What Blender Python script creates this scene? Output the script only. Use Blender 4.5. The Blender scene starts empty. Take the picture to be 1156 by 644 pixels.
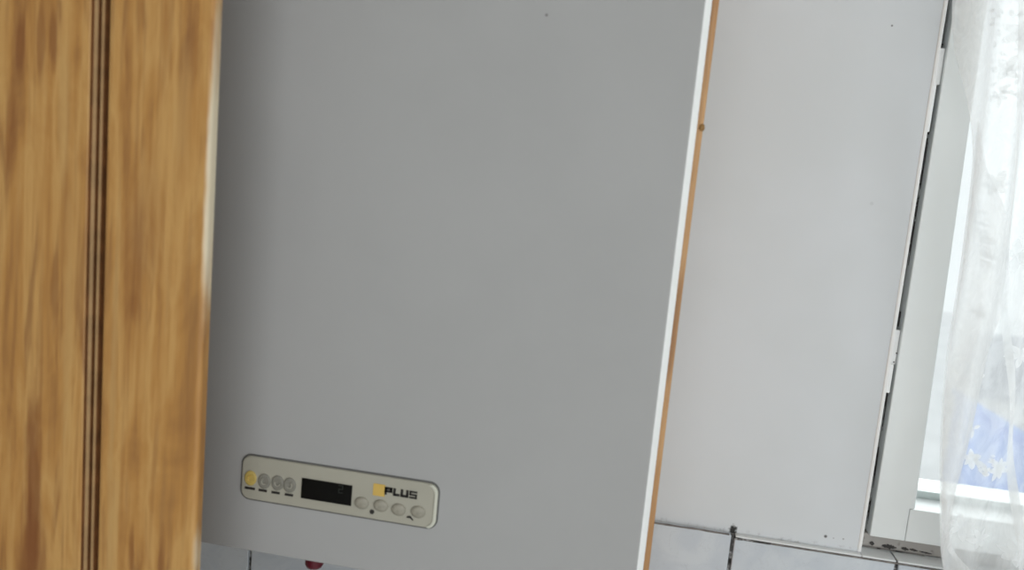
import bpy, bmesh, math, random
from mathutils import Vector, Matrix, noise
random.seed(7)
C = bpy.context.scene
EYE = 1.60                                   # camera height above the floor
# ------------------------------------------------------------------ camera
XW = Vector((0.98227978, 0.11258163, -0.14983929))      # world axes seen by the camera (x right, y down, z forward)
YW = Vector((0.1622539, -0.11065339, 0.98052511))
ZW = Vector((0.09380889, -0.987462, -0.1269594))
cam_d = bpy.data.cameras.new('camera'); cam = bpy.data.objects.new('camera', cam_d); C.collection.objects.link(cam)
rows = [Vector((a.x, -a.y, -a.z)) for a in (XW, YW, ZW)]
M3 = Matrix(rows)
cam.matrix_world = Matrix.Translation((0, 0, EYE)) @ M3.to_4x4()
cam_d.sensor_width = 36; cam_d.lens = 900/1156*36; cam_d.clip_start = 0.02
cam_d.dof.use_dof = True; cam_d.dof.focus_distance = 0.88; cam_d.dof.aperture_fstop = 5.2
C.camera = cam
# ------------------------------------------------------------------ view, world, lights
C.view_settings.view_transform = 'Standard'; C.view_settings.look = 'None'
C.view_settings.gamma = 1; C.view_settings.use_curve_mapping = False
C.view_settings.exposure = 0.0
w = bpy.data.worlds.new('overcast_sky'); C.world = w; w.use_nodes = True
bg = w.node_tree.nodes['Background']; bg.inputs[0].default_value = (0.93, 0.965, 1.0, 1); bg.inputs[1].default_value = 1.06

def area(name, loc, target, sx, sy, power, col):
    l = bpy.data.lights.new(name, 'AREA'); l.shape = 'RECTANGLE'; l.size = sx; l.size_y = sy; l.energy = power; l.color = col
    o = bpy.data.objects.new(name, l); C.collection.objects.link(o); o.location = loc
    o.rotation_euler = (Vector(target)-Vector(loc)).to_track_quat('-Z', 'Y').to_euler(); return o
area('front_fill_light', (0.65, -1.96, 1.45), (0.55, 1, 1.45), 2.3, 2.0, 28, (0.925, 0.97, 1.0))  # unseen fill lamp added behind the camera to light boiler and wall
area('window_daylight', (0.85, 1.75, 1.95), (0.45, 0.2, 1.35), 1.1, 1.1, 19, (0.95, 0.98, 1.0))
area('side_fill_light', (1.85, -0.35, 1.35), (-0.2, 0.45, 1.3), 1.2, 1.4, 14, (0.93, 0.97, 1.0))  # fill lamp added on the right, lifts the boiler front behind the door
area('overhead_fill_light', (-0.1, -0.7, 2.55), (-0.1, -0.7, 0), 0.5, 0.5, 3, (1.0, 0.98, 0.96))  # weak overhead fill added to make the room light more diffuse

# ------------------------------------------------------------------ helpers
def at(px, py, Y, dz=0):                     # where the sight line of a photo point meets the plane y = Y
    v = Vector((px-578, py-322, 900)); k = Y / v.dot(YW)
    return Vector((v.dot(XW)*k, Y, EYE+v.dot(ZW)*k+dz))
def srgb(r, g, b):
    f = lambda c: (c/255/12.92) if c/255 <= .04045 else ((c/255+.055)/1.055)**2.4
    return (f(r), f(g), f(b), 1)
class NT:
    def __init__(s, name):
        s.m = bpy.data.materials.new(name); s.m.use_nodes = True; s.t = s.m.node_tree; s.b = s.t.nodes['Principled BSDF']
    def n(s, typ, **k):
        o = s.t.nodes.new(typ)
        for a, v in k.items(): setattr(o, a, v)
        return o
    def l(s, a, b): s.t.links.new(a, b)
    def val(s, sock, v):
        if hasattr(v, 'is_output') or isinstance(v, bpy.types.NodeSocket): s.l(v, sock)
        else: sock.default_value = v
    def math(s, op, a, b=0.0, clamp=False):
        o = s.n('ShaderNodeMath', operation=op, use_clamp=clamp); s.val(o.inputs[0], a); s.val(o.inputs[1], b); return o.outputs[0]
    def pos(s):
        g = s.n('ShaderNodeNewGeometry'); return g.outputs['Position']
    def obj(s): return s.n('ShaderNodeTexCoord').outputs['Object']
    def xyz(s, v):
        o = s.n('ShaderNodeSeparateXYZ'); s.l(v, o.inputs[0]); return o.outputs
    def scaled(s, v, sc, off=(0,0,0)):
        o = s.n('ShaderNodeMapping'); s.l(v, o.inputs[0]); o.inputs['Scale'].default_value = sc; o.inputs['Location'].default_value = off; return o.outputs[0]
    def noise(s, v, scale, detail=3, rough=.55, dist=0):
        o = s.n('ShaderNodeTexNoise'); s.l(v, o.inputs['Vector']); o.inputs['Scale'].default_value = scale; o.inputs['Detail'].default_value = detail
        o.inputs['Roughness'].default_value = rough; o.inputs['Distortion'].default_value = dist; return o.outputs['Fac']
    def ramp(s, f, stops):
        o = s.n('ShaderNodeValToRGB'); s.l(f, o.inputs[0]); e = o.color_ramp.elements
        while len(e) < len(stops): e.new(.5)
        for i, (p, c) in enumerate(stops): e[i].position = p; e[i].color = c if len(c) == 4 else (*c, 1)
        return o.outputs[0]
    def rng(s, f, a, b, c=0.0, d=1.0):
        o = s.n('ShaderNodeMapRange'); s.val(o.inputs[0], f); o.inputs[1].default_value = a; o.inputs[2].default_value = b; o.inputs[3].default_value = c; o.inputs[4].default_value = d
        o.interpolation_type = 'SMOOTHSTEP'; return o.outputs[0]
    def mix(s, f, a, b, mode='MIX'):
        o = s.n('ShaderNodeMix', data_type='RGBA', blend_type=mode); s.val(o.inputs['Factor'], f); s.val(o.inputs['A'], a); s.val(o.inputs['B'], b); return o.outputs['Result']
    def bump(s, h, strength, dist=.001):
        o = s.n('ShaderNodeBump'); o.inputs['Strength'].default_value = strength; o.inputs['Distance'].default_value = dist; s.l(h, o.inputs['Height']); s.l(o.outputs[0], s.b.inputs['Normal'])
    def blob(s, x, z, c, rx, rz, soft=.5, wob=None):   # mark of its own shape around (c.x, c.z)
        dx = s.math('DIVIDE', s.math('SUBTRACT', x, c[0]), rx); dz = s.math('DIVIDE', s.math('SUBTRACT', z, c[1]), rz)
        d = s.math('SQRT', s.math('ADD', s.math('MULTIPLY', dx, dx), s.math('MULTIPLY', dz, dz)))
        if wob is not None: d = s.math('ADD', d, s.math('MULTIPLY', s.math('SUBTRACT', wob, .5), 1.6))
        return s.rng(d, 1-soft, 1+soft, 1, 0)
def plain(name, col, rough=.5, metal=0, var=.04, scale=40, spec=.5):
    t = NT(name); f = t.noise(t.obj(), scale, 4)
    c = t.mix(t.rng(f, .3, .7), tuple(x*(1-var) for x in col[:3])+(1,), tuple(min(1, x*(1+var)) for x in col[:3])+(1,))
    t.l(c, t.b.inputs['Base Color']); t.b.inputs['Roughness'].default_value = rough; t.b.inputs['Metallic'].default_value = metal
    t.b.inputs['Specular IOR Level'].default_value = spec
    return t.m
def obj(name, bm, mat, parent=None, smooth=False, bevel=0, seg=2, origin=None):
    bmesh.ops.recalc_face_normals(bm, faces=bm.faces)
    if origin is None:
        vs = [v.co for v in bm.verts]
        origin = Vector(((min(v.x for v in vs)+max(v.x for v in vs))/2, (min(v.y for v in vs)+max(v.y for v in vs))/2, min(v.z for v in vs)))
    origin = Vector(origin)
    bmesh.ops.translate(bm, verts=bm.verts, vec=-origin)
    me = bpy.data.meshes.new(name); bm.to_mesh(me); bm.free()
    for m in (mat if isinstance(mat, (list, tuple)) else [mat]): me.materials.append(m)
    if smooth:
        for p in me.polygons: p.use_smooth = True
    o = bpy.data.objects.new(name, me); C.collection.objects.link(o); o.location = origin
    if bevel:
        b = o.modifiers.new('bevel', 'BEVEL'); b.width = bevel; b.segments = seg; b.limit_method = 'ANGLE'; b.harden_normals = False
    if parent:
        o.parent = parent; o.location = origin - world_of(parent)
    return o
def world_of(o):
    v = Vector(o.location)
    while o.parent: o = o.parent; v += Vector(o.location)
    return v
def empty(name, loc, label, cat, group=None):
    o = bpy.data.objects.new(name, None); C.collection.objects.link(o); o.location = loc; o.empty_display_size = .05
    return tag(o, label, cat, group)
def tag(o, label, cat, group=None, kind=None):
    o['label'] = label; o['category'] = cat
    if group: o['group'] = group
    if kind: o['kind'] = kind
    return o
def struct(o): o['kind'] = 'structure'; return o
def box(bm, x0, x1, y0, y1, z0, z1, mi=0):
    vs = [bm.verts.new(p) for p in ((x0,y0,z0),(x1,y0,z0),(x1,y1,z0),(x0,y1,z0),(x0,y0,z1),(x1,y0,z1),(x1,y1,z1),(x0,y1,z1))]
    for f in ((0,3,2,1),(4,5,6,7),(0,1,5,4),(1,2,6,5),(2,3,7,6),(3,0,4,7)):
        bm.faces.new([vs[i] for i in f]).material_index = mi
    return vs
def bx(*a):
    bm = bmesh.new(); box(bm, *a); return bm
def prism_y(pts, y0, y1, bm=None):           # outline in (x, z), from y0 (front) to y1
    bm = bm or bmesh.new()
    a = [bm.verts.new((p[0], y0, p[1])) for p in pts]; b = [bm.verts.new((p[0], y1, p[1])) for p in pts]
    n = len(pts); bm.faces.new(a); bm.faces.new(b[::-1])
    for i in range(n): bm.faces.new((a[i], b[i], b[(i+1)%n], a[(i+1)%n]))
    return bm
def rrect(x0, x1, z0, z1, r, n=6):
    out = []
    for cx, cz, a0 in ((x1-r, z1-r, 0), (x0+r, z1-r, 90), (x0+r, z0+r, 180), (x1-r, z0+r, 270)):
        for i in range(n+1):
            a = math.radians(a0+90*i/n); out.append((cx+r*math.cos(a), cz+r*math.sin(a)))
    return out
def tube(path, r, n=16, bm=None, cap=True):
    bm = bm or bmesh.new(); rings = []
    for i, p in enumerate(path):
        p = Vector(p); d = (Vector(path[min(i+1, len(path)-1)])-Vector(path[max(i-1, 0)])).normalized()
        u = d.orthogonal().normalized() if i == 0 else (u - d*u.dot(d)).normalized()
        v = d.cross(u); rr = r[i] if isinstance(r, (list, tuple)) else r
        rings.append([bm.verts.new(p+(u*math.cos(2*math.pi*k/n)+v*math.sin(2*math.pi*k/n))*rr) for k in range(n)])
    for a, b in zip(rings, rings[1:]):
        for k in range(n): bm.faces.new((a[k], a[(k+1)%n], b[(k+1)%n], b[k]))
    if cap: bm.faces.new(rings[0][::-1]); bm.faces.new(rings[-1])
    return bm
def zz(v): return EYE+v

# ------------------------------------------------------------------ materials
YW0 = 0.98            # plaster face
YT = 0.97             # tile face
TOP = zz(-0.403)      # top of the tiles and of the window ledge
def wood(name, light, mid, dark, band=False, seed=0.0):
    t = NT(name); p = t.obj() if not band else t.pos()
    x, y, z = t.xyz(p)
    off = (seed, seed*1.7, seed*.6)
    g1 = t.noise(t.scaled(p, (1, 1, .055), off), 60, 4, .55, .2)      # broad streaks along the grain
    g2 = t.noise(t.scaled(p, (1, 1, .035), off), 190, 4, .6, .2)
    g3 = t.noise(t.scaled(p, (1, 1, .33), off), 24, 4, .6, .6)        # blotchy varnish
    g4 = t.noise(t.scaled(p, (1, 1, .10), (seed+5, 3, 1)), 90, 3, .5, .5)
    c = t.ramp(t.math('ADD', t.math('MULTIPLY', g1, .6), t.math('MULTIPLY', g3, .4)), [(.34, dark), (.45, mid), (.53, light), (.60, mid), (.70, dark)])
    c = t.mix(t.math('MULTIPLY', t.rng(g2, .48, .68), .38), c, dark)
    c = t.mix(t.math('MULTIPLY', t.rng(g4, .55, .72), .5), c, srgb(118, 66, 28))
    c = t.mix(t.math('MULTIPLY', t.rng(g1, .56, .72), .3), c, srgb(184, 142, 84))
    if band:
        for (px, py, rx, rz, a) in ((36, 560, .0062, .085, .75), (33, 650, .012, .05, .6), (10, 150, .004, .035, .5), (58, 40, .003, .02, .65), (22, 55, .0035, .02, .6), (44, 45, .003, .03, .55), (150, 300, .010, .05, .25), (165, 250, .012, .05, .22), (216, 60, .006, .02, .35), (150, 345, .006, .012, .35), (148, 625, .002, .02, .5), (182, 630, .0025, .02, .45)):
            q = at(px, py, .52); w_ = t.noise(t.scaled(p, (1, 1, .2), (px*.1, 0, 0)), 120, 3)
            c = t.mix(t.math('MULTIPLY', t.blob(x, z, (q.x, q.z), rx, rz, .55, w_), a), c, srgb(122, 68, 28))
        for (px, py, rx, rz, a) in ((75, 380, .004, .09, .5), (70, 120, .004, .05, .4), (205, 130, .006, .05, .35), (128, 420, .0025, .12, .5), (128, 600, .003, .05, .5)):
            q = at(px, py, .52); w_ = t.noise(t.scaled(p, (1, 1, .2), (px*.1, 0, 0)), 120, 3)
            c = t.mix(t.math('MULTIPLY', t.blob(x, z, (q.x, q.z), rx, rz, .6, w_), a), c, srgb(196, 158, 100))
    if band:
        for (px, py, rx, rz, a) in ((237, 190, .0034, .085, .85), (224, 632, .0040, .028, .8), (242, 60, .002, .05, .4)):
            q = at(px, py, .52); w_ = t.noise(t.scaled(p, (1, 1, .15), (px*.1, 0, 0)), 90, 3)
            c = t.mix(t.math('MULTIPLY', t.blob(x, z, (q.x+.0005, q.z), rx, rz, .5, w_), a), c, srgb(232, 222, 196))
    t.l(c, t.b.inputs['Base Color']); t.b.inputs['Roughness'].default_value = .48
    t.bump(g2, .15, .0006); return t.m
M = {}
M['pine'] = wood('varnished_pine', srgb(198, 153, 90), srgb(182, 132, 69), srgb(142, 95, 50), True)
M['pine_plain'] = wood('varnished_pine_plain', srgb(200, 160, 94), srgb(180, 136, 74), srgb(150, 104, 54), False, 3.1)
M['groove'] = plain('dark_stained_groove', srgb(124, 82, 46), .6, var=.25, scale=60)
M['bead'] = plain('worn_bead', srgb(168, 134, 92), .5, var=.12, scale=60)
M['board'] = wood('orange_board', srgb(196, 152, 104), srgb(184, 138, 90), srgb(156, 112, 70), False, 8.2)
M['knot'] = plain('wood_knot', srgb(140, 104, 54), .6)

def boiler_mat():
    t = NT('boiler_grey_enamel'); p = t.pos(); x, y, z = t.xyz(p)
    f = t.noise(p, 9, 3)
    c = t.mix(t.rng(f, .3, .7), srgb(167, 167, 167), srgb(170, 170, 170))
    q = at(617, 17, .62); c = t.mix(t.math('MULTIPLY', t.blob(x, z, (q.x, q.z), .0011, .0011, .5), .6), c, srgb(70, 66, 60))
    t.l(c, t.b.inputs['Base Color']); t.b.inputs['Roughness'].default_value = .5; t.b.inputs['Specular IOR Level'].default_value = .3
    t.bump(t.noise(p, 900, 2), .05, .0003); return t.m
M['boiler'] = boiler_mat()
M['boiler_edge'] = plain('white_enamel_edge', srgb(246, 247, 246), .4, var=.01)
M['boiler_body'] = plain('boiler_body_enamel', srgb(206, 206, 204), .45, var=.02)
M['panel'] = plain('cream_plastic', srgb(168, 165, 152), .45, var=.03, scale=20)
M['panel_rim'] = plain('grey_seam', srgb(92, 92, 90), .6)
M['panel_lip'] = plain('pale_lip', srgb(205, 205, 192), .35)
M['black'] = plain('black_display', srgb(4, 4, 3), .35, var=.1, spec=.2)
M['digits'] = plain('unlit_digits', srgb(32, 40, 34), .4)
M['ink'] = plain('black_print', srgb(30, 26, 24), .6)
M['greybtn'] = plain('grey_button', srgb(128, 126, 117), .5, var=.1, scale=300)
M['greybtn2'] = plain('pale_grey_button', srgb(152, 148, 135), .5, var=.1, scale=300)
M['yellow'] = plain('yellow_button', srgb(190, 166, 92), .5, var=.08, scale=300)
M['logo'] = plain('yellow_logo', srgb(206, 172, 88), .5, var=.02)
M['red'] = plain('dark_red_plastic', srgb(88, 14, 32), .4)
M['copper'] = plain('copper_pipe', srgb(184, 112, 76), .35, metal=1)
M['brass'] = plain('brass_fitting', srgb(180, 150, 90), .35, metal=1)

def wall_mat():
    t = NT('white_painted_plaster'); p = t.pos(); x, y, z = t.xyz(p)
    f = t.noise(p, 5, 3); c = t.mix(t.rng(f, .35, .65), srgb(209, 213, 216), srgb(213, 217, 221))
    w1 = t.noise(p, 110, 4, .65)
    # dirt along the joint with the tiles
    band = t.math('MULTIPLY', t.rng(z, TOP+.001, TOP+.007, 1, 0), t.rng(w1, .50, .68))
    c = t.mix(t.math('MULTIPLY', band, .35), c, srgb(96, 92, 84))
    q = at(828, 600, YW0); c = t.mix(t.blob(x, z, (q.x-.001, q.z+.001), .0042, .0065, .35, t.noise(p, 260, 3)), c, srgb(30, 28, 24))
    for px, py, r, a in ((1007, 29, .0011, .7), (932, 606, .0018, .85), (952, 609, .001, .5), (941, 608, .0008, .4), (984, 230, .002, .12)):
        q = at(px, py, YW0); c = t.mix(t.math('MULTIPLY', t.blob(x, z, (q.x, q.z), r, r, .5), a), c, srgb(44, 36, 30))
    t.l(c, t.b.inputs['Base Color']); t.b.inputs['Roughness'].default_value = .55
    t.bump(t.noise(p, 60, 4), .08, .001); return t.m
M['wall'] = wall_mat()
M['room'] = plain('room_paint', srgb(216, 214, 208), .8, scale=6)
M['floor'] = plain('floor_tile_glaze', srgb(206, 204, 200), .5, scale=8, var=.1)
def tile_mat():
    t = NT('glazed_white_tile'); p = t.pos()
    v = t.noise(t.scaled(p, (1, 1, 1)), 14, 5, .6, 1.5)
    c = t.mix(t.rng(v, .35, .65), srgb(196, 203, 211), srgb(206, 212, 218))
    vein = t.math('MULTIPLY', t.rng(t.math('ABSOLUTE', t.math('SUBTRACT', t.noise(p, 22, 3, .5, 2.0), .5)), 0, .012, 1, 0), .12)
    c = t.mix(vein, c, srgb(150, 152, 156))
    t.l(c, t.b.inputs['Base Color']); t.b.inputs['Roughness'].default_value = .3; return t.m
M['tile'] = tile_mat()
def grout_mat():
    t = NT('mouldy_grout'); p = t.pos(); f = t.noise(p, 140, 4, .7)
    c = t.ramp(f, [(.38, srgb(40, 38, 36)), (.5, srgb(96, 95, 95)), (.62, srgb(170, 170, 170))])
    t.l(c, t.b.inputs['Base Color']); t.b.inputs['Roughness'].default_value = .9; return t.m
M['grout'] = grout_mat(); M['grout_pale'] = plain('pale_dirty_grout', srgb(128, 124, 121), .9, var=.35, scale=90)
def white_paint(name, col, dirt=0.0, dc=srgb(90, 86, 80), sc=60, lo=.52, hi=.66):
    t = NT(name); p = t.pos(); f = t.noise(p, 7, 3)
    c = t.mix(t.rng(f, .3, .7), tuple(a*.97 for a in col[:3])+(1,), col)
    if dirt: c = t.mix(t.math('MULTIPLY', t.rng(t.noise(p, sc, 5, .65), lo, hi), dirt), c, dc)
    t.l(c, t.b.inputs['Base Color']); t.b.inputs['Roughness'].default_value = .35; return t.m
M['frame'] = white_paint('white_gloss_frame', srgb(232, 236, 236))
M['frame_edge'] = white_paint('white_gloss_edge', srgb(238, 238, 237))
M['dirty'] = white_paint('grimy_frame', srgb(128, 125, 121), .97, srgb(26, 22, 22), 70, .50, .60)
M['mould'] = white_paint('black_mould', srgb(40, 36, 34), .6, srgb(90, 84, 78), 200)
M['bottom'] = white_paint('grimy_frame_rail', srgb(168, 163, 158), .8, srgb(100, 94, 88), 60, .55, .72)
M['ledge'] = white_paint('white_ledge', srgb(226, 229, 230))
M['crack'] = plain('hairline_crack', srgb(120, 118, 116), .9)
def glass_mat():
    t = NT('window_glass'); t.t.nodes.remove(t.b); o = t.t.nodes['Material Output']
    tr = t.n('ShaderNodeBsdfTransparent'); tr.inputs[0].default_value = (.95, .97, .96, 1); gl = t.n('ShaderNodeBsdfGlossy'); gl.inputs['Roughness'].default_value = .02
    fr = t.n('ShaderNodeFresnel'); fr.inputs[0].default_value = 1.45; mx = t.n('ShaderNodeMixShader')
    t.l(fr.outputs[0], mx.inputs[0]); t.l(tr.outputs[0], mx.inputs[1]); t.l(gl.outputs[0], mx.inputs[2]); t.l(mx.outputs[0], o.inputs[0]); return t.m
M['glass'] = glass_mat()
def sheer(name, cover, weave=True):
    t = NT(name); t.t.nodes.remove(t.b); o = t.t.nodes['Material Output']; p = t.obj()
    tr = t.n('ShaderNodeBsdfTransparent'); di = t.n('ShaderNodeBsdfDiffuse'); di.inputs[0].default_value = (.94, .95, .955, 1)
    tl = t.n('ShaderNodeBsdfTranslucent'); tl.inputs[0].default_value = (.95, .96, .965, 1)
    m1 = t.n('ShaderNodeMixShader'); m1.inputs[0].default_value = .55; t.l(di.outputs[0], m1.inputs[1]); t.l(tl.outputs[0], m1.inputs[2])
    f = t.noise(t.scaled(p, (1, 1, .5)), 60, 4, .6, 1.0)
    fac = t.rng(f, .35, .65, cover-.05, cover+.07)
    m2 = t.n('ShaderNodeMixShader'); t.l(fac, m2.inputs[0]); t.l(tr.outputs[0], m2.inputs[1]); t.l(m1.outputs[0], m2.inputs[2]); t.l(m2.outputs[0], o.inputs[0]); return t.m
M['sheer'] = sheer('sheer_voile', .64)
M['sheer2'] = sheer('doubled_voile', .74)
M['thread'] = sheer('white_embroidery', .82)
M['blue'] = plain('blue_sheet', srgb(48, 136, 240), .6, var=.05, scale=1)
M['stone'] = plain('pale_grey_roof', srgb(190, 186, 184), .8, scale=2, var=.06)
M['grey'] = plain('slate_grey', srgb(112, 112, 128), .8, scale=2)
M['ground'] = plain('snowy_ground', srgb(236, 236, 236), .9, scale=1)
M['plaster_out'] = plain('outside_render', srgb(225, 224, 220), .9)

# ------------------------------------------------------------------ the room
WX = 0.307                                   # left edge of the window opening
WR, WT = 1.25, zz(.62)
RX0, RX1, RY0 = -1.9, 1.9, -2.0
bm = bmesh.new()
box(bm, RX0, WX, YW0, 1.14, 0, 2.7); box(bm, WR, RX1, YW0, 1.14, 0, 2.7)
box(bm, WX, WR, YW0, 1.14, WT, 2.7); box(bm, WX, WR, YW0+.001, 1.14, 0, TOP-.012)
struct(obj('wall_back', bm, M['wall']))
struct(obj('wall_left', bx(RX0-.1, RX0, RY0, YW0, 0, 2.7), M['room']))
struct(obj('wall_right', bx(RX1, RX1+.1, RY0, YW0, 0, 2.7), M['room']))
bm = bmesh.new()
box(bm, RX0, RX1, RY0-.1, RY0, 0, 2.7)
struct(obj('wall_front', bm, M['room']))
struct(obj('floor', bx(RX0, RX1, RY0, YW0, -.05, 0), M['floor']))
struct(obj('ceiling', bx(RX0, RX1, RY0, YW0, 2.7, 2.75), M['room']))
# tiles: one bevelled tile after another over dark grout, one setting object
bm = bmesh.new()
joints = [-1.02, -.838, -.656, -.474, -.2643, -.0546, .155, .346, .537, .728, .919, 1.11, 1.3, 1.49, 1.68, 1.89]
g = .0022
box(bm, RX0, RX1, YT+.004, YW0-.0002, .0, TOP-.0012, 1)
tl = bmesh.new()
for r in range(6):
    z1 = TOP-.2*r-(g if r else 0); z0 = TOP-.2*(r+1)+g
    if r == 5: z0 = max(z0, .002)
    for a, b in zip(joints, joints[1:]): box(tl, a+g, b-g, YT, YW0-.0005, z0, z1-(.0042 if a > .15 and r == 0 else 0), 0)
bmesh.ops.bevel(tl, geom=tl.edges[:], offset=.0012, segments=2, affect='EDGES', profile=.5)
me_ = bpy.data.meshes.new('t'); tl.to_mesh(me_); bm.from_mesh(me_); tl.free()
struct(obj('wall_tiles', bm, [M['tile'], M['grout']]))
# dark uneven joint where the tile tops meet the plaster
def ragged(pts, amp, z0, wd, y0, y1, n=60, seed=1):
    bm = bmesh.new(); rnd = random.Random(seed)
    up = []; dn = []
    (xa, xb) = pts
    for i in range(n+1):
        x = xa+(xb-xa)*i/n; w_ = wd*(.35+.65*noise.noise(Vector((x*60, seed, 0)))+.3)
        w_ = max(w_, wd*.15); zc = z0+amp*noise.noise(Vector((x*40, 3+seed, 0)))
        up.append((x, zc+w_/2)); dn.append((x, zc-w_/2))
    for i in range(n):
        a = [bm.verts.new((p[0], y, p[1])) for y in (y0, y1) for p in (up[i], up[i+1], dn[i+1], dn[i])]
        bm.faces.new(a[:4]); bm.faces.new(a[4:][::-1])
        for k in range(4): bm.faces.new((a[k], a[4+k], a[4+(k+1)%4], a[(k+1)%4]))
    return bm
struct(obj('trim_1', ragged((.040, .150), .0006, TOP+.0002, .0016, YT-.0004, YT+.003, seed=2), M['grout_pale']))
struct(obj('trim_2', ragged((.158, .200), .0006, TOP-.0033, .0028, YT-.0004, YT+.003, 40, seed=5), M['grout']))
struct(obj('trim_4', ragged((.200, .90), .0004, TOP-.0033, .0019, YT-.0002, YT+.003, 120, seed=6), M['grout_pale']))

# ------------------------------------------------------------------ window
YF = 1.0
ledge = bmesh.new(); box(ledge, .158, WX-.001, YT+.001, YW0-.0002, TOP-.0026, TOP); box(ledge, WX-.0005, .3453, YT+.001, 1.06, TOP-.0026, TOP); box(ledge, .3472, WR, YT+.001, 1.06, TOP-.0026, TOP)
struct(obj('trim_3', ledge, M['ledge'], bevel=.001))
win = struct(bpy.data.objects.new('window_1', None)); C.collection.objects.link(win); win.location = (WX, YF, TOP)
FB = TOP+.002
# grimy outer frame set behind the wall corner
bm = bmesh.new(); box(bm, WX-.0, WX+.012, 1.006, 1.06, FB, WT)
struct(obj('window_frame', bm, M['dirty'], win))
bm = bmesh.new(); box(bm, WX-.0005, WR, .998, 1.05, FB-.001, FB+.0165)
struct(obj('frame_rail', bm, M['bottom'], win, bevel=.002))
def mould_patch(path, y, seed):               # path of (x, z, half width): one irregular flat growth
    bm = bmesh.new(); rnd = random.Random(seed); L = []; R = []
    n = 14
    for i in range(n+1):
        s_ = i/n*(len(path)-1); k = min(int(s_), len(path)-2); f = s_-k
        x, z, w_ = [path[k][q]*(1-f)+path[k+1][q]*f for q in range(3)]
        dx, dz = path[-1][0]-path[0][0], path[-1][1]-path[0][1]; l_ = math.hypot(dx, dz); nx, nz = -dz/l_, dx/l_
        e_ = math.sin(math.pi*min(max(i/n, .04), .96))**.5
        a_, b_ = w_*e_*rnd.uniform(.5, 1.2), w_*e_*rnd.uniform(.5, 1.2)
        L.append((x+nx*a_, z+nz*a_)); R.append((x-nx*b_, z-nz*b_))
    prism_y(L+R[::-1], y, y+.0012, bm); return struct(obj('mould_patch', bm, M['mould'], win))
struct(obj('mould_line', ragged((WX+.001, .385), .0005, FB-.0008, .0022, .9970, .9979, 50, seed=9), M['dirty'], win))
for sd, (xa, za, xb, zb, w_, yy) in enumerate(((982, 610.5, 987, 611.5, .0022, .9965), (996, 613.5, 1012, 616, .0026, .9965), (1018, 616.5, 1026, 618, .0018, .9965), (1027, 617.5, 1036, 619.5, .0013, .9965), (1038, 620, 1052, 623, .0007, .9965), (992, 598, 996, 599.5, .0013, .9965),
        (1057, 98, 1050, 150, .0026, 1.0), (1051, 124, 1048, 152, .0036, 1.0), (1044, 186, 1040, 214, .0032, 1.0), (1047, 156, 1043, 188, .0022, 1.0), (1039, 220, 1034, 248, .0025, 1.0), (1033, 250, 1026, 300, .0018, 1.0), (1016, 352, 1014, 369, .0030, 1.0), (1002, 440, 1000, 462, .0018, 1.0), (1000, 462, 996, 495, .0013, 1.0), (985, 560, 980, 592, .0020, 1.0), (992, 505, 986, 552, .0010, 1.0), (1068, 5, 1062, 52, .0012, 1.0), (1062, 46, 1060, 55, .0032, 1.0))):
    dn = 3.2 if yy < 1 and sd < 5 else 0; a = at(xa, za+dn, yy); b = at(xb, zb+dn, yy); mould_patch([(a.x, a.z, w_), ((a.x+b.x)/2, (a.z+b.z)/2, w_*1.1), (b.x, b.z, w_*.8)], yy, sd)
bm = bmesh.new(); box(bm, WX-.0045, WX+.0002, YW0-.0008, 1.004, TOP, WT)
struct(obj('frame_edge', bm, M['frame_edge'], win, bevel=.0012))
# the two painted hinges across the gap
for (pa, pb, tail) in (((1060, 55), (1050, 96), 150), ((1012, 372), (1007, 411), 442)):
    a = at(*pa, .995); b = at(*pb, .995)
    bm = bmesh.new(); box(bm, WX-.0005, WX+.0085, .990, 1.010, b.z, a.z)
    h = struct(obj('hinge', bm, M['frame_edge'], win, bevel=.001))
    tz = at(pb[0]-4, tail, .995).z
    struct(obj('filler', bx(WX, WX+(.0035 if tail == 150 else .0052), .984, 1.008, tz, b.z+.001), M['frame_edge'], win, bevel=.0008))
bm = bmesh.new()
for k, (px, py) in enumerate(((1006, 401), (1012, 399), (1009, 409))):
    q = at(px, py, .99); bmesh.ops.create_icosphere(bm, subdivisions=1, radius=.0009, matrix=Matrix.Translation((q.x, .9895, q.z)))
struct(obj('mould_spots', bm, M['mould'], win))
# sash: stile, bottom rail, top rail, far stile
SX = WX+.0088; SI = .3615; SZ = FB+.018
GZ = zz(-.3425)                              # front top arris of the bottom rail
sash = struct(bpy.data.objects.new('sash', None)); C.collection.objects.link(sash); sash.parent = win; sash.location = (0, 0, 0)
S = M['frame']
struct(obj('stile', prism_y([(SX, SZ), (SI-.0059, SZ), (SI-.0059, GZ+.0004), (SI, GZ+.0004), (SI-.0085, zz(.07)), (SI-.018, WT-.012), (SX, WT-.012)], .985, 1.03), S, sash, bevel=.0012))
struct(obj('stile', bx(WR-.07, WR-.012, .985, 1.03, SZ, WT-.012), S, sash, bevel=.0012))
struct(obj('rail', bx(SI-.0055, WR-.07, .9852, 1.034, SZ, GZ), S, sash, bevel=.0012))
struct(obj('rail', bx(SI, WR-.07, .9852, 1.034, WT-.06, WT-.012), S, sash, bevel=.0012))
# outer sash step behind
struct(obj('outer_rail', bx(SI-.02, WR-.05, 1.036, 1.088, GZ-.04, GZ+.0085), S, sash, bevel=.0012))
struct(obj('pane', bx(SI-.025, WR-.06, 1.0304, 1.0325, GZ-.01, WT-.05), M['glass'], sash))
struct(obj('outside_sill', bx(WX, WR, 1.09, 1.17, TOP-.02, TOP-.011), M['plaster_out'], win))

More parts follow.
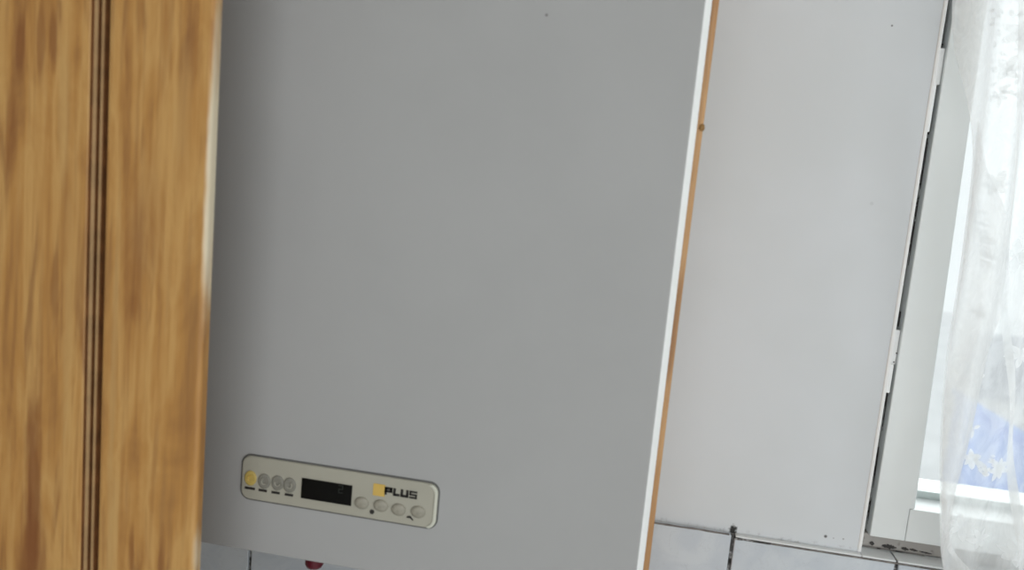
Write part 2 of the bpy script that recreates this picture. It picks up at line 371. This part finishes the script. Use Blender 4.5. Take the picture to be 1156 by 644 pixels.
# ------------------------------------------------------------------ boiler
XR, XL, YB, ZB = .0337, -.416, .62, zz(-.3395)
ZT = ZB+.74
boiler = empty('gas_boiler', ((XL+XR)/2, .98, ZB), 'large light grey wall-hung gas boiler with a slim cream control panel near its bottom edge', 'boiler')
bm = bmesh.new(); e = .0052                # front cover with an angled white edge
prof = [(XL+e, YB), (XR-e, YB), (XR, YB+.010), (XR, YB+.030), (XL, YB+.030), (XL, YB+.010)]
lo = [bm.verts.new((x, y, ZB+.0)) for x, y in prof]; hi = [bm.verts.new((x, y, ZT)) for x, y in prof]
for i in range(6):
    f = bm.faces.new((lo[i], lo[(i+1)%6], hi[(i+1)%6], hi[i])); f.material_index = 1 if i in (1, 2, 4, 5) else 0
bm.faces.new(lo[::-1]); bm.faces.new(hi)
obj('front_cover', bm, [M['boiler'], M['boiler_edge']], boiler, bevel=.0012)
obj('casing', bx(XL+.004, XR-.006, YB+.030, .978, ZB+.006, ZT-.004), M['boiler_body'], boiler, bevel=.004)
# control panel, built flat on the cover at y = YB
P = lambda px, py: at(px, py, YB)
px0, px1, pz0, pz1 = -.3135, -.1395, zz(-.2915), zz(-.2528)
pan = obj('control_panel', prism_y(rrect(px0, px1, pz0, pz1, .008), YB-.0022, YB+.001), M['panel'], boiler, bevel=.0012)
obj('seam', prism_y(rrect(px0-.0012, px1+.0012, pz0-.0012, pz1+.0014, .009), YB-.0007, YB+.001), M['panel_rim'], pan)
# pale raised lip at the right end
bm = bmesh.new(); r = rrect(px0, px1, pz0, pz1, .008)
outer = [p for p in r if p[0] > px1-.0075]; outer.sort(key=lambda p: p[1])
inner = [(p[0]-.0026, p[1]+(.0012 if p[1] < (pz0+pz1)/2 else -.0012)) for p in outer]
prism_y(outer+inner[::-1], YB-.0034, YB-.001, bm); obj('lip', bm, M['panel_lip'], pan, bevel=.0006)
a = P(342, 539); b = P(398, 568)
DX0, DX1 = P(341.5, 552).x, P(398.5, 556).x; DZ1, DZ0 = P(370, 543).z, P(370, 566).z
disp = obj('display', bx(DX0, DX1, YB-.0030, YB-.001, DZ0, DZ1), M['black'], pan, bevel=.0003)
def seven(bm, x, z, w_, h, segs, y):
    t_ = w_*.16
    S7 = {'a': (x, x+w_, z+h-t_, z+h), 'g': (x, x+w_, z+h/2-t_/2, z+h/2+t_/2), 'd': (x, x+w_, z, z+t_), 'f': (x, x+t_, z+h/2, z+h), 'b': (x+w_-t_, x+w_, z+h/2, z+h), 'e': (x, x+t_, z, z+h/2), 'c': (x+w_-t_, x+w_, z, z+h/2)}
    for s in segs: q = S7[s]; box(bm, q[0], q[1], y, y+.0003, q[2], q[3])
q = P(386, 552); bm = bmesh.new(); seven(bm, q.x-.002, q.z-.003, .004, .007, 'abged', YB-.0033); obj('digit', bm, M['digits'], disp)
def disc(name, px, py, rx, rz, mat, h=.0012, ring=True):
    c = P(px, py); bm = bmesh.new(); n = 24
    prof = ((1, 0), (1, h*.7), (.86, h), (.55, h*.75), (0.01, h*.55)) if ring else ((1, 0), (1, h*.5), (.8, h), (.4, h*1.3), (0.01, h*1.4))
    rings = [[bm.verts.new((c.x+rx*k*math.cos(2*math.pi*i/n), YB-.0022-d, c.z+rz*k*math.sin(2*math.pi*i/n))) for i in range(n)] for k, d in prof]
    for A, B in zip(rings, rings[1:]):
        for i in range(n): bm.faces.new((A[i], A[(i+1)%n], B[(i+1)%n], B[i]))
    bm.faces.new(rings[-1]); return obj(name, bm, mat, pan, smooth=True)
# four round indicators with dashes under them
for i, (px, py, mx, my) in enumerate(((284.5, 539, 283.5, 550.5), (300, 542.5, 298, 553), (315, 544.5, 312.5, 555.5), (328.5, 547, 327.5, 558))):
    o = disc('indicator', px, py, .0054 if i == 0 else .0056, .0066, M['yellow'] if i == 0 else M['greybtn'])
    if i == 0: o['label'] = 'yellow indicator'
    c = P(mx, my); wd = .0047 if i == 0 else .0038
    obj('dash_mark', bx(c.x-wd, c.x+wd, YB-.0026, YB-.0020, c.z-.0011, c.z+.0011), M['ink'], pan, bevel=.0002)
    # embossed symbol on each indicator
    c = P(px, py); bm = bmesh.new(); mk = M['logo'] if i == 0 else M['panel']
    pts = [(c.x+.0022*math.cos(t_), YB-.0036, c.z+.0026*math.sin(t_)) for t_ in [math.radians(60+40*k+i*50) for k in range(6)]]
    obj('symbol', tube(pts, .00045, 8), mk, pan)
for i, (px, py) in enumerate(((409.5, 567), (431, 570), (451, 574.5), (473, 577))):
    disc('button', px, py, .0064, .0052, M['greybtn2'], .0016, False)
# marks between the buttons: a square dot and a small arrow
c = P(421, 577); obj('dot_mark', prism_y([(c.x+.0022*math.cos(k*math.pi/3), c.z+.0022*math.sin(k*math.pi/3)) for k in range(6)], YB-.0027, YB-.002), M['ink'], pan)
c = P(463.5, 583.5); obj('arrow_mark', prism_y([(c.x-.0028, c.z-.0005), (c.x-.0024, c.z+.0010), (c.x+.0004, c.z+.0016), (c.x+.0034, c.z-.0018), (c.x+.0026, c.z-.0022), (c.x+.0004, c.z-.0004)], YB-.0027, YB-.002), M['ink'], pan)
# logo tile: square with a paler X
LZ = .0047
c = P(429, 552.5); lg = obj('logo', prism_y(rrect(c.x-.0052, c.x+.0052, c.z-.0052, c.z+.0052, .001), YB-.0027, YB-.002), M['logo'], pan); lg['label'] = 'yellow square logo'
# PLUS in squared heavy letters
def letter(ch, x, z, w_, h, t_, bm, y0, y1):
    R = []
    if ch == 'P': R = [(0, t_, 0, h), (0, w_, h-t_, h), (w_-t_, w_, h*.38, h), (0, w_, h*.38-t_*.2, h*.38+t_*.7)]
    if ch == 'L': R = [(0, t_, 0, h), (0, w_, 0, t_)]
    if ch == 'U': R = [(0, t_, 0, h), (w_-t_, w_, 0, h), (0, w_, 0, t_)]
    if ch == 'S': R = [(0, w_, 0, t_), (0, w_, h/2-t_/2, h/2+t_/2), (0, w_, h-t_, h), (0, t_, h/2, h), (w_-t_, w_, 0, h/2)]
    for a0, a1, b0, b1 in R: box(bm, x+a0, x+a1, y0, y1, z+b0, z+b1)
bm = bmesh.new(); c0 = P(434.8, 557.2); x = c0.x; h = .0066
for ch, w_ in (('P', .0068), ('L', .0056), ('U', .0068), ('S', .0066)):
    letter(ch, x, c0.z, w_, h, .0015 if ch == 'S' else .0021, bm, YB-.0027, YB-.002); x += w_+.0008
o = obj('lettering', bm, M['ink'], pan); o['label'] = 'black PLUS lettering'

# dark red round knob under the casing
q = at(354.5, 642, .665)
kn = tube([(q.x, .665, ZB+.010), (q.x, .665, q.z+.0050), (q.x, .665, q.z+.0022), (q.x, .665, q.z)], [.0085, .0085, .0072, .0025], 24)
obj('knob', kn, M['red'], boiler, True)['label'] = 'dark red knob'

# ------------------------------------------------------------------ board beside the boiler
board = empty('side_board', (.045, .70, .95), 'thin orange-brown wooden board standing on edge along the right side of the boiler', 'board')
ty = .653
r0 = at(812.3, 0, ty); r1 = at(732.5, 644, ty)
def rx_(z): return r1.x+(r0.x-r1.x)*(z-r1.z)/(r0.z-r1.z)
bm = bmesh.new(); n = 24; prev = None
za, zb = zz(-.72), zz(.50)
for i in range(n+1):
    z = za+(zb-za)*i/n
    warp = .0012*math.sin((z-r1.z)/(r0.z-r1.z)*math.pi) if r1.z < z < r0.z else 0
    xr = rx_(z)-warp*.5; xl_ = .0341
    ring = [bm.verts.new(p) for p in ((xl_, ty, z), (xr-.001, ty, z), (xr, ty+.001, z), (xr, YT-.001, z), (xl_, YT-.001, z))]
    if prev:
        for k in range(5): bm.faces.new((prev[k], prev[(k+1)%5], ring[(k+1)%5], ring[k]))
    else: bm.faces.new(ring[::-1])
    prev = ring
bm.faces.new(prev)
obj('panel', bm, M['board'], board)
q = at(791.5, 144, ty); bm = bmesh.new(); bmesh.ops.create_icosphere(bm, subdivisions=3, radius=.0028, matrix=Matrix.Translation((q.x+.0005, ty+.001, q.z)) @ Matrix.Diagonal((.9, .8, 1.15, 1)))
obj('knot', bm, M['knot'], board, True)

# ------------------------------------------------------------------ pine door leaf at the left
YD = .52; DE = -.2995; DT, DB = zz(.42), zz(-.75); DL = -.80; TH = .012
cup = empty('cupboard', (DE, YD+.02, zz(-.77)), 'varnished pine cupboard whose panelled door with grooved moulding hides the left side of the boiler', 'cupboard')
door = bpy.data.objects.new('door', None); C.collection.objects.link(door); door.parent = cup; door.location = Vector((DE, YD, zz(-.1)))-Vector(cup.location)
SXI = at(126, 322, YD).x + .0035
st = lambda x0, x1, y0=YD, z0=DB, z1=DT: bx(x0, x1, y0, YD+TH, z0, z1)
G1 = -.3795                                # inner edge of the right stile
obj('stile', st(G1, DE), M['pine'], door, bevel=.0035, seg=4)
obj('stile', st(DL, DL+.086), M['pine_plain'], door, bevel=.0035, seg=3)
PL = G1-.0142                              # where the flat panel starts
LL = DL+.086+.0142
obj('rail', bx(DL+.0865, G1-.0005, YD, YD+TH, DT-.09, DT), M['pine_plain'], door, bevel=.002)
obj('rail', bx(DL+.0865, G1-.0005, YD, YD+TH, DB, DB+.09), M['pine_plain'], door, bevel=.002)
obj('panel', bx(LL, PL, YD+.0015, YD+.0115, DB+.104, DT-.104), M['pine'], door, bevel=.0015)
# moulding: two beads between three grooves, seen in section from the stile (0) to the panel (.0142)
sec = [(0, .0085, 1), (.0034, .0085, 1), (.0040, .0022, 0), (.0046, .0010, 0), (.0054, .0010, 0), (.0059, .0024, 0), (.0063, .0060, 1), (.0086, .0060, 1), (.0091, .0022, 0), (.0098, .0010, 0), (.0112, .0010, 0), (.0119, .0020, 0), (.0123, .0034, 1), (.0137, .0034, 1), (.0142, .0018, 0), (.0142, .0115, 0), (0, .0115, 0)]
def mould(x0, sgn, z0, z1, name='moulding'):
    bm = bmesh.new(); A = [bm.verts.new((x0+sgn*p[0], YD+p[1], z0)) for p in sec]; B = [bm.verts.new((x0+sgn*p[0], YD+p[1], z1)) for p in sec]
    for i in range(len(sec)):
        j = (i+1) % len(sec); f = bm.faces.new((A[i], A[j], B[j], B[i])); f.material_index = 1 if (sec[i][2] or sec[j][2]) else 0
    bm.faces.new(A); bm.faces.new(B[::-1]); return obj(name, bm, [M['bead'], M['groove']], door)
mould(G1, -1, DB+.104, DT-.104); mould(DL+.086, 1, DB+.104, DT-.104)
def mould_h(z0, sgn):
    bm = bmesh.new(); A = [bm.verts.new((DL+.087, YD+p[1], z0+sgn*p[0])) for p in sec]; B = [bm.verts.new((G1-.001, YD+p[1], z0+sgn*p[0])) for p in sec]
    for i in range(len(sec)):
        j = (i+1) % len(sec); f = bm.faces.new((A[i], A[j], B[j], B[i])); f.material_index = 1 if (sec[i][2] or sec[j][2]) else 0
    bm.faces.new(A); bm.faces.new(B[::-1]); obj('moulding', bm, [M['bead'], M['groove']], door)
mould_h(DT-.09, -1); mould_h(DB+.09, 1)
for z in (DT-.15, DB+.15): obj('hinge', tube([(DL-.004, YD+.004, z), (DL-.004, YD+.004, z+.06)], .005, 12), M['brass'], door, True)
door.rotation_euler = (0, math.radians(-.42), math.radians(0))
obj('side_panel', bx(DL-.028, DL-.010, YD+.02, YT-.001, DB-.02, DT+.02), M['pine_plain'], cup, bevel=.002)

# ------------------------------------------------------------------ curtain
YC = .925
edge_px = [(1084, -120), (1080, -40), (1079, 20), (1082, 60), (1088, 100), (1092, 150), (1094, 180), (1090, 225), (1086, 260), (1082, 300), (1077, 340), (1071, 380), (1067, 430), (1063, 480), (1058, 540), (1056, 590), (1059, 618), (1068, 650), (1080, 700)]
edge = [at(px, py, YC) for px, py in edge_px]
def ex(z, pts=edge):
    if z >= pts[0].z: return pts[0].x
    for a, b in zip(pts, pts[1:]):
        if b.z <= z <= a.z: return b.x+(a.x-b.x)*(z-b.z)/(a.z-b.z)
    return pts[-1].x
ROD = zz(.68)
def yfold(x, z): return YC+.008*math.sin(x*150+math.sin(z*7)*1.2)+.005*math.sin(x*67+z*4)
curt = empty('net_curtain', (.62, YC, zz(-.72)), 'sheer white net curtain with embroidered sprays hanging over the window at the right', 'curtain')
bm = bmesh.new(); NX, NZ = 160, 120; g_ = []
for j in range(NZ+1):
    z = ROD-(ROD-zz(-.72))*j/NZ; x0 = ex(z)
    g_.append([bm.verts.new((x0+(.80-x0)*(i/NX), yfold(x0+(.80-x0)*(i/NX), z), z)) for i in range(NX+1)])
for j in range(NZ):
    for i in range(NX): bm.faces.new((g_[j][i], g_[j][i+1], g_[j+1][i+1], g_[j+1][i]))
obj('voile', bm, M['sheer'], curt, True)
def strip(name, left, right, mat, off=-.006, n=60):
    L = [at(*p, YC) for p in left]; R = [at(*p, YC) for p in right]
    bm = bmesh.new(); z1 = min(L[0].z, R[0].z); z0 = max(L[-1].z, R[-1].z); pr = None
    for j in range(n+1):
        z = z1+(z0-z1)*j/n; a, b = ex(z, L), ex(z, R)
        row = [bm.verts.new((a+(b-a)*k/8, yfold(a+(b-a)*k/8, z)+off, z)) for k in range(9)]
        if pr:
            for k in range(8): bm.faces.new((pr[k], pr[k+1], row[k+1], row[k]))
        pr = row
    return obj(name, bm, mat, curt, True)
strip('folded_edge', [(1096, 140), (1093, 180), (1090, 225), (1086, 260), (1082, 300), (1077, 340), (1071, 380), (1067, 430), (1063, 480), (1058, 540), (1056, 590), (1058, 618), (1066, 650)],
      [(1097, 140), (1110, 180), (1128, 235), (1136, 262), (1143, 300), (1142, 345), (1125, 375), (1112, 408), (1107, 430), (1099, 470), (1090, 505), (1078, 535), (1070, 565), (1068, 600), (1078, 625), (1095, 650)], M['sheer2'])
strip('hem', [(1148, -60), (1143, 60), (1139, 200), (1132, 340), (1135, 450), (1139, 560), (1143, 650)], [(1156, -60), (1149, 60), (1145, 200), (1139, 340), (1142, 450), (1147, 560), (1151, 650)], M['sheer2'], -.007)
strip('hem', [(1055, 555), (1057, 590), (1063, 612), (1072, 626), (1086, 640), (1104, 656)], [(1060, 555), (1062, 590), (1069, 611), (1078, 625), (1091, 638), (1110, 654)], M['sheer2'], -.012, 30)
# embroidery: leaves and little flowers sewn on the voile
bm = bmesh.new()
def leaf(px, py, ang, ln, wd):
    c = at(px, py, YC); n = 8; a = Vector((math.cos(ang), 0, math.sin(ang))); b = Vector((-a.z, 0, a.x)); U = []; D = []
    for k in range(n+1):
        s = k/n; w_ = wd*math.sin(math.pi*s)**.8
        for lst, sg in ((U, 1), (D, -1)):
            p = c+a*ln*s+b*w_*sg; p.y = yfold(p.x, p.z)-.0035; lst.append(p)
    vu = [bm.verts.new(p) for p in U[1:-1]]; vd = [bm.verts.new(p) for p in D[1:-1]]; s0 = bm.verts.new(U[0]); s1 = bm.verts.new(U[-1])
    bm.faces.new((s0, vu[0], vd[0])); bm.faces.new((s1, vd[-1], vu[-1]))
    for k in range(len(vu)-1): bm.faces.new((vu[k], vu[k+1], vd[k+1], vd[k]))
rnd = random.Random(4)
def spray(px, py, n, ln, sp=0):
    global bm
    bm = bmesh.new()
    for k in range(n): leaf(px, py, 2*math.pi*k/n+sp, ln*rnd.uniform(.7, 1.1), ln*.22)
    bmesh.ops.remove_doubles(bm, verts=bm.verts, dist=.0002)
    obj('embroidered_flower', bm, M['thread'], curt)
for px, py, n, ln in ((1098, 520, 6, .014), (1128, 530, 7, .017), (1085, 595, 6, .016), (1105, 608, 6, .015), (1100, 486, 3, .010), (1150, 290, 6, .018), (1150, 40, 6, .02), (1135, 78, 6, .016), (1152, 110, 5, .015), (1127, 110, 5, .01), (1122, 208, 6, .016), (1150, 400, 6, .014), (1104, 425, 5, .012), (1140, 622, 6, .016), (1102, 352, 5, .010)):
    spray(px, py, n, ln, rnd.uniform(0, 3))
bm = bmesh.new()
for k in range(16): leaf(1090+rnd.uniform(0, 4)+k*.6, 232+k*4.2, -.25+rnd.uniform(-.1, .1), .022, .0014)
for k in range(30): leaf(rnd.uniform(1118, 1160), rnd.uniform(10, 110), rnd.uniform(0, 6), .008, .002)
for k in range(24): leaf(1098+k*1.0, 536-abs(12-k)*2, rnd.uniform(0, 6), .005, .0014)
obj('embroidery', bm, M['thread'], curt)['kind'] = 'stuff'
rod = empty('curtain_rod', (.62, YC, ROD), 'white curtain rod above the window carrying the net curtain', 'curtain rod')
obj('pole', tube([(.26, YC, ROD+.004), (1.2, YC, ROD+.004)], .006, 16), M['frame_edge'], rod, True)
for x in (.27, 1.19): obj('bracket', bx(x-.008, x+.008, YC, YW0, ROD-.006, ROD+.014), M['frame_edge'], rod, bevel=.002)

# ------------------------------------------------------------------ outdoors
struct(obj('ground', bx(-12, 30, 1.6, 40, -2.6, -2.5), M['ground']))
YS = 4.0
def op(px, py, Y=YS): q = at(px, py, Y); return (q.x, q.z)
shed = empty('blue_shed', (op(1110, 500)[0], YS, -2.5), 'blue sheet-clad shed with a sloping top seen through the net curtain', 'shed')
bl = op(1072, 560); tl_ = (bl[0], op(1080, 452)[1]); pk = op(1094, 452); rt = op(1250, 556)
obj('wall', prism_y([(bl[0], -2.5), (rt[0], -2.5), (rt[0], rt[1]), (pk[0], pk[1]), (tl_[0], tl_[1])], YS, YS+.12), M['blue'], shed)
a = op(1092, 448); b = op(1260, 552)
obj('roof_edge', prism_y([(a[0], a[1]), (b[0], b[1]), (b[0], b[1]-.03), (a[0], a[1]-.03)], YS-.06, YS+.18), M['blue'], shed)
house = empty('grey_outbuilding', (op(1150, 430, 7)[0], 7, -2.5), 'pale grey building behind the blue shed, seen through the net curtain', 'building')
a = op(1104, 440, 7); b = op(1117, 382, 7); c = op(1330, 400, 7)
obj('wall', bx(a[0], c[0], 7.0, 7.3, -2.5, a[1]-.05), M['stone'], house)
obj('roof', prism_y([(a[0]-.01, a[1]-.06), (c[0], a[1]-.06), (c[0], b[1]), (b[0], b[1])], 6.95, 7.35), M['grey'], house)
